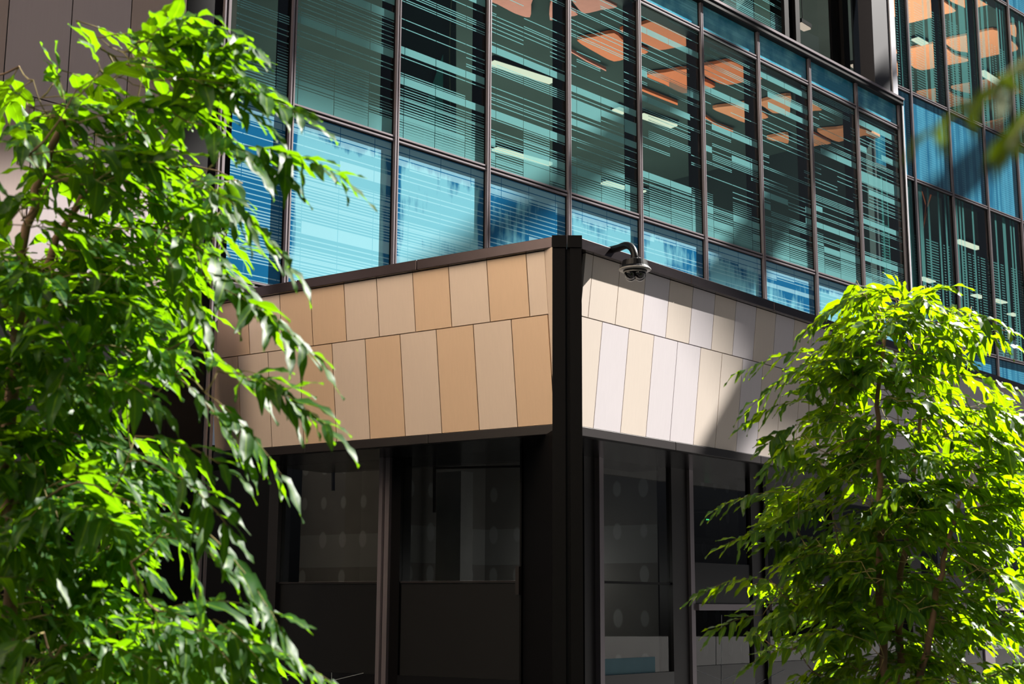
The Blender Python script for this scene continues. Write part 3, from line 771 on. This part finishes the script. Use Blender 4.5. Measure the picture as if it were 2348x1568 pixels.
# ------------------------------------------------------------------ left wall and dark fin
LW = Plane(.764520, 1302, 16.0); LW.p = G.p + G.n*.30
sx = [LW.s(x, 0) for x in (430, 302, 166, 22)]
pw = (sx[0] - sx[3])/3
zrow = LW.sz(25, 208)[1]; zlb = LW.sz(170, 640)[1]
lw = empty('left_panel_wall', LW.at(sx[3], 0, 0), 'tall mauve and brown panelled wall behind the left tree', 'wall', None)
def lrow(start, z0, z1, cols):
    s1 = start; i = 0; 
    while s1 > sx[0] - 7*pw:
        s0 = s1 - pw if i or start == sx[0] and True else s1 - pw*.5
        pbox('panel', M[cols[i % len(cols)]], lw, LW, s0 + .006, s1 - .006, 0, -.04, z0 + .006, z1 - .006)
        s1 = s0; i += 1
lrow(sx[0], zrow, zrow + 4.0, ['dtan', 'lilac', 'lilac', 'dtan'])
s1 = sx[0]; first = True; i = 0
while s1 > sx[0] - 6*pw:
    s0 = s1 - (pw*.5 if first else pw); first = False
    pbox('panel', M[['dtan', 'lilac', 'lilac', 'dtan', 'lilac', 'lilac'][i % 6]], lw, LW, s0 + .006, s1 - .006, 0, -.04, zlb + .006, zrow - .006); s1 = s0; i += 1
pbox('backing', M['gap'], lw, LW, sx[0] - 6.4*pw, sx[0], -.042, -.2, 0, zrow + 4)
pbox('bottom_trim', M['trim'], lw, LW, sx[0] - 6.4*pw, sx[0], .03, -.04, zlb - .10, zlb)
pbox('lower_cladding', M['black'], lw, LW, sx[0] - 6.4*pw, sx[0], -.002, -.04, 0, zlb - .10)
fin = empty('dark_fin', LW.at(sx[0], 0, 0), 'tall black fin with two pale edge strips left of the glass', 'fin')
f0, f1, f2 = sx[0], LW.s(512, 0), LW.s(527, 0)
pbox('fin_face', M['black'], fin, LW, f0, f1 - .01, .0, -.6, 0, zrow + 4)
for x0, x1 in ((513, 517), (522, 528)):
    pbox('edge_strip', M['silver'], fin, LW, LW.s(x0, 0), LW.s(x1, 0), .03, -.35, 0, zrow + 4)
pbox('gap_strip', M['black'], fin, LW, LW.s(517, 0), LW.s(522, 0), .0, -.3, 0, zrow + 4)

# ------------------------------------------------------------------ security camera
q0 = Rp.sz(1392, 566, -.1); base = Rp.at(q0[0], -.12, zct + .005)
hc = hit(1456, 612, Rp.at(0, .30, 0), Rp.n)
top = Vector((hc.x, hc.y, hc.z + .055))
sec = empty('security_camera', base, 'black multi dome security camera on a curved arm at the fascia top', 'security camera')
d0 = Vector((hc.x - base.x, hc.y - base.y, 0)); L0 = d0.length; d0.normalize()
arm = []
zarm = hit(1432, 560, Rp.at(0, .18, 0), Rp.n).z
for t in range(12):
    f = t/11; arm.append(base + d0*(L0*.62*f) + Vector((0, 0, (zarm - base.z)*min(1, f*1.3))))
p0 = arm[-1]
for t in range(1, 9):
    a_ = t/8*math.pi/2
    arm.append(p0 + d0*(L0*.38*math.sin(a_)) + Vector((0, 0, -(L0*.30)*(1 - math.cos(a_)))))
arm.append(Vector((arm[-1].x, arm[-1].y, top.z)))
b = B(); b.tube(arm, .029, 16); b.build('arm', M['cambody'], sec, smooth=True)
b = B(); b.lathe(base, (0, 0, 1), [(.06, -.02), (.06, .004), (.045, .012)], 16); b.build('base_flange', M['cambody'], sec)
b = B(); b.lathe(top, (0, 0, -1), [(.032, -.03), (.034, -.004), (.080, .0), (.096, .007), (.106, .052), (.123, .070), (.123, .076)], 32); b.build('housing', M['cambody'], sec, smooth=False)
b = B(); b.lathe(top, (0, 0, -1), [(.123, .071), (.126, .076), (.122, .084), (.098, .086)], 32); b.build('rim', M['camring'], sec, smooth=True, label='grey rim ring')
b = B(); b.lathe(top, (0, 0, -1), [(.096, .078), (.090, .098), (.070, .104), (.02, .105)], 32); b.build('skirt', M['cambody'], sec, smooth=True)
for k in range(4):
    a_ = math.pi/4 + k*math.pi/2 - .12
    c = top + Vector((math.cos(a_)*.050, math.sin(a_)*.050, -.108))
    b = B(); b.lathe(c, (0, 0, -1), [(.049*math.cos(t/10*math.pi/2), .053*math.sin(t/10*math.pi/2)) for t in range(0, 10)], 20); dm = b.build('dome', M['dome'], sec, smooth=True)
    b = B(); b.lathe(c, Vector((math.cos(a_)*.5, math.sin(a_)*.5, -1)), [(.02, .0), (.02, .026), (.014, .030)], 14); b.build('lens', M['lens'], dm, smooth=True)
b = B(); b.tube([top + Vector((math.cos(t/24*2*math.pi)*.086, math.sin(t/24*2*math.pi)*.086, -.1)) for t in range(25)], .006, 6, False); b.build('trim_ring', M['camring'], sec, smooth=True, label='pale ring round the domes')

# ------------------------------------------------------------------ neighbours out of the frame that light the place; added blockers that shade it
def neighbour(name, label, x0, x1, y0, y1, h, wall, win=None):
    t = empty(name, ((x0+x1)/2, (y0+y1)/2, 0), label, 'building', None, 'structure')
    b = B(); b.prism([(x0, y0), (x1, y0), (x1, y1), (x0, y1)], 0, h); b.build('body', wall, t)
    return t
nb = neighbour('sunlit_neighbour', 'pale building behind the viewer', -12, -7.5, -16, 8.5, 24, M['white'])
b = B(); b.prism([(-7.49, -16), (-7.4, -16), (-7.4, 8.5), (-7.49, 8.5)], 0, 5.2); b.build('dark_base', M['inwall'], nb)
nb2 = neighbour('opposite_building', 'dark building across the plaza', 40, 46, -40, 14, 12, M['conc'])
def shade(quads, dist, th, name, label):
    """unseen blockers added between sun and building; each throws one patch of shade"""
    t = empty(name, sum(quads[0], Vector())/4 + SUND*dist, label, 'shade blocker', None, 'structure')
    for q in quads:
        p = [v + SUND*dist for v in q]; p2 = [v + SUND*(dist + th) for v in q]
        b = B(); b.hexa(p + p2); b.build('blocker_slab', M['grey'], t)
def gq(pts): 
    out = []
    for p in pts:
        s, z = G.sz(*p); out.append(G.at(s, 0, z))
    return out
def rq(pts):
    out = []
    for p in pts:
        s, z = Rp.sz(*p, -.1); out.append(Rp.at(s, -.1, z))
    return out
def wq(pts):
    out = []
    for p in pts:
        s, z = Wg.sz(*p); out.append(Wg.at(s, 0, z))
    return out
def lq(pts):
    return [LW.at(a, 0, z) for a, z in (LW.sz(*p) for p in pts)]
shade([gq([(820, 690), (960, 690), (1360, 440), (1230, 420)]), gq([(1230, 420), (1360, 440), (1760, 60), (1640, 60)]),
       gq([(1560, 680), (1720, 700), (1900, 360), (1780, 400)]), gq([(1780, 400), (1900, 360), (2090, 150), (2010, 150)]),
       wq([(2060, 480), (2160, 520), (2348, 330), (2300, 260)])], 30, .4, 'glass_shade_blocker', 'unseen diagonal blocker added to shade the glass')
shade([rq([(1470, 592), (1530, 672), (1712, 858), (1740, 684)]), rq([(1735, 684), (1705, 850), (1612, 1070), (1755, 1085)]),
       rq([(1735, 684), (1740, 950), (2500, 1160), (2500, 930)]), rq([(1870, 985), (1850, 1100), (2500, 1210), (2500, 1100)])], 20, .3, 'fascia_shade_blocker', 'unseen blocker added to shade the right fascia')
shade([gq([(470, -120), (470, 175), (885, 300), (900, 120), (905, -120)])[:3] + gq([(900, -120)])], 24, .3, 'window_shade_blocker', 'unseen blocker added to shade the left windows')
shade([lq([(-400, -500), (-400, 430), (470, 360), (520, -500)])], 24, .4, 'wall_shade_blocker', 'unseen blocker added to shade the left wall')

# ------------------------------------------------------------------ trees
UPV = Vector((0, 0, 1))
def inside(poly, x, y):
    r = False; n = len(poly)
    for i in range(n):
        x0, y0 = poly[i]; x1, y1 = poly[(i+1) % n]
        if (y0 > y) != (y1 > y) and x < (x1-x0)*(y-y0)/(y1-y0) + x0: r = not r
    return r
def leaflet(b, p, d, up, L, w, rg):
    d = d.normalized(); side = d.cross(up)
    if side.length < 1e-4: side = d.orthogonal()
    side.normalize(); nn = side.cross(d).normalized()
    k = len(b.v); droop = rg.uniform(.08, .36); ph = rg.uniform(0, 6.3); fold = rg.uniform(.10, .45); cup = rg.uniform(.5, 1.0); S = 7
    for i in range(S+1):
        t = i/S
        hw = w*.5*max(.02, (math.sin(math.pi*min(1, t**.75))**.85)*(1 - .25*t))
        c = p + d*(L*t) - UPV*(droop*L*t*t) + nn*(L*.04*math.sin(t*5 + ph))
        wv = .22*w*math.sin(t*13 + ph)*.5
        b.v += [c - side*hw + nn*(hw*fold + wv), c, c + side*hw + nn*(hw*fold*cup - wv)]
    for i in range(S):
        a = k + i*3; t0, t1 = i/S, (i+1)/S
        b.f += [[a, a+1, a+4, a+3], [a+1, a+2, a+5, a+4]]
        b.uv += [[(0, t0), (.5, t0), (.5, t1), (0, t1)], [(.5, t0), (1, t0), (1, t1), (.5, t1)]]; b.mi += [0, 0]
def spray(fb, tb, base, d, ln, n, L, w, rg, sag=.35, tr=.0022):
    d = d.normalized(); pts = [base + d*(ln*t) - UPV*(sag*ln*t*t) for t in [i/6 for i in range(7)]]
    tb.tube(pts, [tr*(1 - .6*i/6) for i in range(7)], 4)
    roll = rg.uniform(-.7, .7)
    for i in range(n):
        t = .16 + .84*(i + .5)/n
        q = base + d*(ln*t) - UPV*(sag*ln*t*t)
        tg = (d - UPV*(2*sag*t)).normalized()
        side = tg.cross(UPV)
        if side.length < .05: side = Vector((1, 0, 0))
        side.normalize(); upl = side.cross(tg)
        sd = side*math.cos(roll) + upl*math.sin(roll)
        sg = 1 if i % 2 else -1
        ld = sd*(sg*rg.uniform(.4, .85)) + tg*rg.uniform(.65, 1.1) - UPV*rg.uniform(.05, .42) + Vector((rg.gauss(0, .16), rg.gauss(0, .16), rg.gauss(0, .16)))
        up = (upl + Vector((rg.gauss(0, .35), rg.gauss(0, .35), rg.gauss(0, .2)))).normalized()
        s = rg.uniform(.75, 1.12)*(.8 + .4*math.sin(math.pi*min(1, t)))
        leaflet(fb, q, ld, up, L*s, w*s*rg.uniform(.85, 1.15), rg)
    leaflet(fb, pts[-1], (d - UPV*2*sag), UPV, L*rg.uniform(.9, 1.15), w, rg)
def tree(name, label, trunks, axis, polys, nb, drange, traced, L, w, ln, leafm, seed, tdep, trad, nleaf=(8, 12)):
    rg = random.Random(seed)
    base = trunks[0][0].copy(); base.z = 0
    t = empty(name, base, label, 'tree')
    nodes = []
    for pts in trunks:
        g = Vector((pts[0].x + rg.uniform(-.03, .03), pts[0].y, 0)); full = [g] + pts; fine = []
        for i in range(len(full)-1):
            for k in range(6):
                f = full[i].lerp(full[i+1], k/6); fine.append(f + Vector((rg.gauss(0, .006), rg.gauss(0, .006), 0)))
        fine.append(full[-1]); m = len(fine)
        b = B(); b.tube(fine, [trad*(1 - .6*i/(m-1)) for i in range(m)], 10); b.build('trunk', M['bark'], t, smooth=True)
        nodes += fine[m//4:]
    sprays = []
    for x0, y0, x1, y1, da, db in traced:
        p, q = atd(x0, y0, da), atd(x1, y1, db); v = q - p; l = v.length; sg = .30
        sprays.append((p, v + UPV*(sg*l), l, sg, True))
    tries = 0
    while len(sprays) < nb + len(traced) and tries < 200000:
        tries += 1
        pl, wt = polys[rg.choices(range(len(polys)), [w_ for _, w_ in polys])[0]]
        xs, ys = [a for a, _ in pl], [c for _, c in pl]
        x, y = rg.uniform(min(xs), max(xs)), rg.uniform(min(ys), max(ys))
        if not inside(pl, x, y): continue
        tip = atd(x, y, rg.uniform(*drange))
        rad = Vector((tip.x - axis.x, tip.y - axis.y, 0)); rl = rad.length
        if rl > .02: rad.normalize()
        d = rad + Vector((rg.gauss(0, .45), rg.gauss(0, .45), rg.uniform(-.1, .45))); d.normalize()
        l = rg.uniform(.7, 1.2)*ln; l = min(l, max(.12, rl*1.1))
        sg = rg.uniform(.12, .45)
        sprays.append((tip - d*l + UPV*sg*l, d, l, sg, False))
    fb, tb, bb = B(), B(), []
    sprays.sort(key=lambda s_: min((s_[0] - n_).length for n_ in nodes[::4]))
    for p, d, l, sg, tr_ in sprays:
        best = min(nodes, key=lambda n_: (n_ - p).length + (.6*max(0, n_.z - p.z)))
        dist = (best - p).length
        if dist > .03:
            k = max(3, int(dist/.08)); pts = []
            for i in range(k+1):
                f = i/k; c = best.lerp(p, f) - UPV*(.12*dist*math.sin(math.pi*f)*(1 if p.z > best.z else -1)); pts.append(c)
            r0 = min(.009, .0025 + dist*.006)
            bb.append((dist, pts, [r0*(1 - .55*i/k) for i in range(k+1)])); nodes += pts[1:]
        n = rg.randint(*nleaf); n = max(4, int(n*min(1.3, l/ln)))
        spray(fb, tb, p, d, l, n, L, w, rg, sg)
    bb.sort(key=lambda a: -a[0])
    for i, (ds, pts, rr) in enumerate(bb[:24]):
        b = B(); b.tube(pts, rr, 6); b.build('branch', M['bark'], t, smooth=True)
    for ds, pts, rr in bb[24:]: tb.tube(pts, rr, 4)
    tb.build('twigs', M['twig'], t, smooth=True, recalc=False, kind='stuff')
    fb.build('foliage', leafm, t, smooth=True, recalc=False, kind='stuff')
    return t
# left tree, close to the viewer
DL = 4.6
ltr = [[atd(28, 1568, DL), atd(20, 1250, DL), atd(22, 900, DL), atd(60, 520, DL), atd(150, 260, DL)], [atd(-30, 1568, DL+.2), atd(-10, 1100, DL+.25), atd(60, 700, DL+.3), atd(210, 400, DL+.3)]]
lax = atd(20, 900, DL)
polyL = [
 ([(-60,270),(60,265),(125,240),(200,270),(270,250),(350,200),(430,170),(500,240),(560,330),(520,420),(470,500),(440,600),(330,640),(230,640),(200,480),(60,450),(-60,620)], 1.05),
 ([(-60,600),(430,600),(480,700),(430,830),(330,900),(250,960),(300,1040),(440,1040),(470,1100),(300,1150),(-60,1150)], 1.75),
 ([(-60,1120),(300,1120),(440,1200),(420,1300),(330,1330),(370,1400),(600,1440),(640,1500),(600,1590),(-60,1590)], 1.7),
 ([(370,70),(480,50),(560,120),(600,210),(650,260),(600,310),(430,260),(360,200)], .22),
 ([(430,430),(560,480),(600,560),(560,640),(440,640)], .12)]
trL = [(330,70,498,139,4.3,4.1),(400,60,562,112,4.2,4.0),(300,120,470,20,4.3,4.1),(330,150,395,-10,4.4,4.4),(300,150,560,270,4.2,4.0),(420,200,690,278,4.1,3.9),(388,180,600,205,4.2,4.0),
 (430,280,562,372,4.2,4.0),(520,335,772,412,4.2,4.05),(560,350,640,400,4.2,4.1),(430,420,566,520,4.2,4.1),(480,430,628,588,4.1,4.0),(440,560,560,690,4.2,4.1),(480,650,684,805,4.1,4.0),(355,560,436,708,4.1,4.0),
 (470,640,600,720,4.2,4.1),(430,800,560,880,4.2,4.1),(499,850,728,975,4.1,3.9),(560,850,640,900,4.1,4.0),(470,900,612,1068,4.1,4.0),(400,860,520,1010,4.2,4.1),(310,1000,505,1072,4.0,3.9),(224,856,345,925,4.0,3.9),
 (254,1134,500,1310,4.0,3.9),(399,1174,446,1340,4.0,4.0),(370,1072,500,1196,4.0,3.9),(471,1217,612,1420,4.0,3.9),(362,1402,655,1405,4.1,3.9),(453,1446,742,1562,4.0,3.9),(490,1420,594,1528,4.0,3.9),(300,1290,358,1431,3.9,3.9),(464,1456,547,1561,4.0,3.9),
 (150,250,120,115,4.5,4.5),(60,230,-10,190,4.5,4.4),(230,160,205,90,4.5,4.5),(100,1450,20,1500,3.9,3.8)]
tree('large_leafed_tree', 'close leafy tree with drooping green leaves along the left edge', ltr, lax, polyL, 380, (4.0, 5.4), trL, .130, .045, .36, M['leafL'], 11, DL, .030)
# right tree
DR = 7.2
rtr = [[atd(2030, 1568, DR), atd(2018, 1330, DR), atd(2020, 1100, DR), atd(2012, 930, DR), atd(2030, 760, DR)], [atd(2066, 1568, DR+.1), atd(2060, 1380, DR+.1), atd(2085, 1180, DR+.15), atd(2110, 960, DR+.2)], [atd(2110, 1568, DR-.1), atd(2150, 1350, DR-.1), atd(2200, 1150, DR-.1)]]
rax = atd(2030, 1100, DR)
polyR = [
 ([(1890,750),(1950,690),(2040,665),(2130,690),(2230,720),(2270,790),(2180,820),(2240,880),(2110,900),(1930,860),(1850,860)], .9),
 ([(1790,860),(1900,820),(2200,850),(2348,930),(2400,1000),(2400,1200),(1760,1160),(1840,1080),(1790,1050),(1820,960)], 1.9),
 ([(1750,1150),(2400,1150),(2400,1600),(1780,1600),(1790,1540),(1720,1450),(1760,1400),(1700,1350),(1790,1290),(1710,1210)], 2.6)]
trR = [(1951,807,1705,852,7,6.9),(1887,823,1740,930,7,6.9),(1855,915,1722,968,7,6.9),(1855,967,1767,1018,7,6.9),(1842,995,1772,1070,6.9,6.8),(1983,670,1865,755,7.1,7.0),
 (2078,700,2053,640,7.2,7.2),(2080,690,2195,648,7.2,7.1),(2060,690,2010,660,7.2,7.2),(2126,700,2302,758,7.1,6.9),(2110,745,2310,793,7.1,6.9),(2110,790,2206,828,7.1,6.9),(2180,860,2350,905,7.0,6.8),(2160,900,2346,985,7.0,6.8),(2200,960,2360,1080,7.0,6.8),
 (1831,1130,1651,1164,7,6.9),(1831,1212,1668,1248,7,6.9),(1765,1328,1612,1358,7,6.9),(1749,1410,1650,1445,7,6.9),(1831,1486,1729,1520,7,6.9),(1900,1040,1800,1080,6.9,6.8),(2250,1300,2380,1400,6.9,6.7),(2120,1450,2180,1520,6.9,6.8)]
tree('slender_leafy_tree', 'bushy sunlit tree with slim brown stems at the right', rtr, rax, polyR, 500, (6.85, 8.3), trR, .118, .047, .32, M['leafR'], 23, DR, .024)
# blurred twig close to the lens, reaching in from a tree beyond the right edge
rg = random.Random(5); fb, tb = B(), B()
o0 = atd(2560, 60, 1.15)
bt = empty('blurred_branch', o0, 'out of focus olive leafy branch reaching in at the top right edge', 'branch')
for x0, y0, x1, y1, n in ((2430, 200, 2165, 300, 7), (2420, 230, 2330, 330, 5), (2440, 120, 2290, 200, 5)):
    p, q = atd(x0, y0, 1.1), atd(x1, y1, 1.04); v = q - p
    tb.tube([o0, o0.lerp(p, .5) + UPV*.01, p], [.003, .0022, .0015], 6)
    spray(fb, tb, p, v + UPV*.3*v.length, v.length, n, .042, .014, rg, .3, .0010)
tb.build('twigs', M['twig'], bt, recalc=False); fb.build('foliage', M['leafB'], bt, smooth=True, recalc=False)
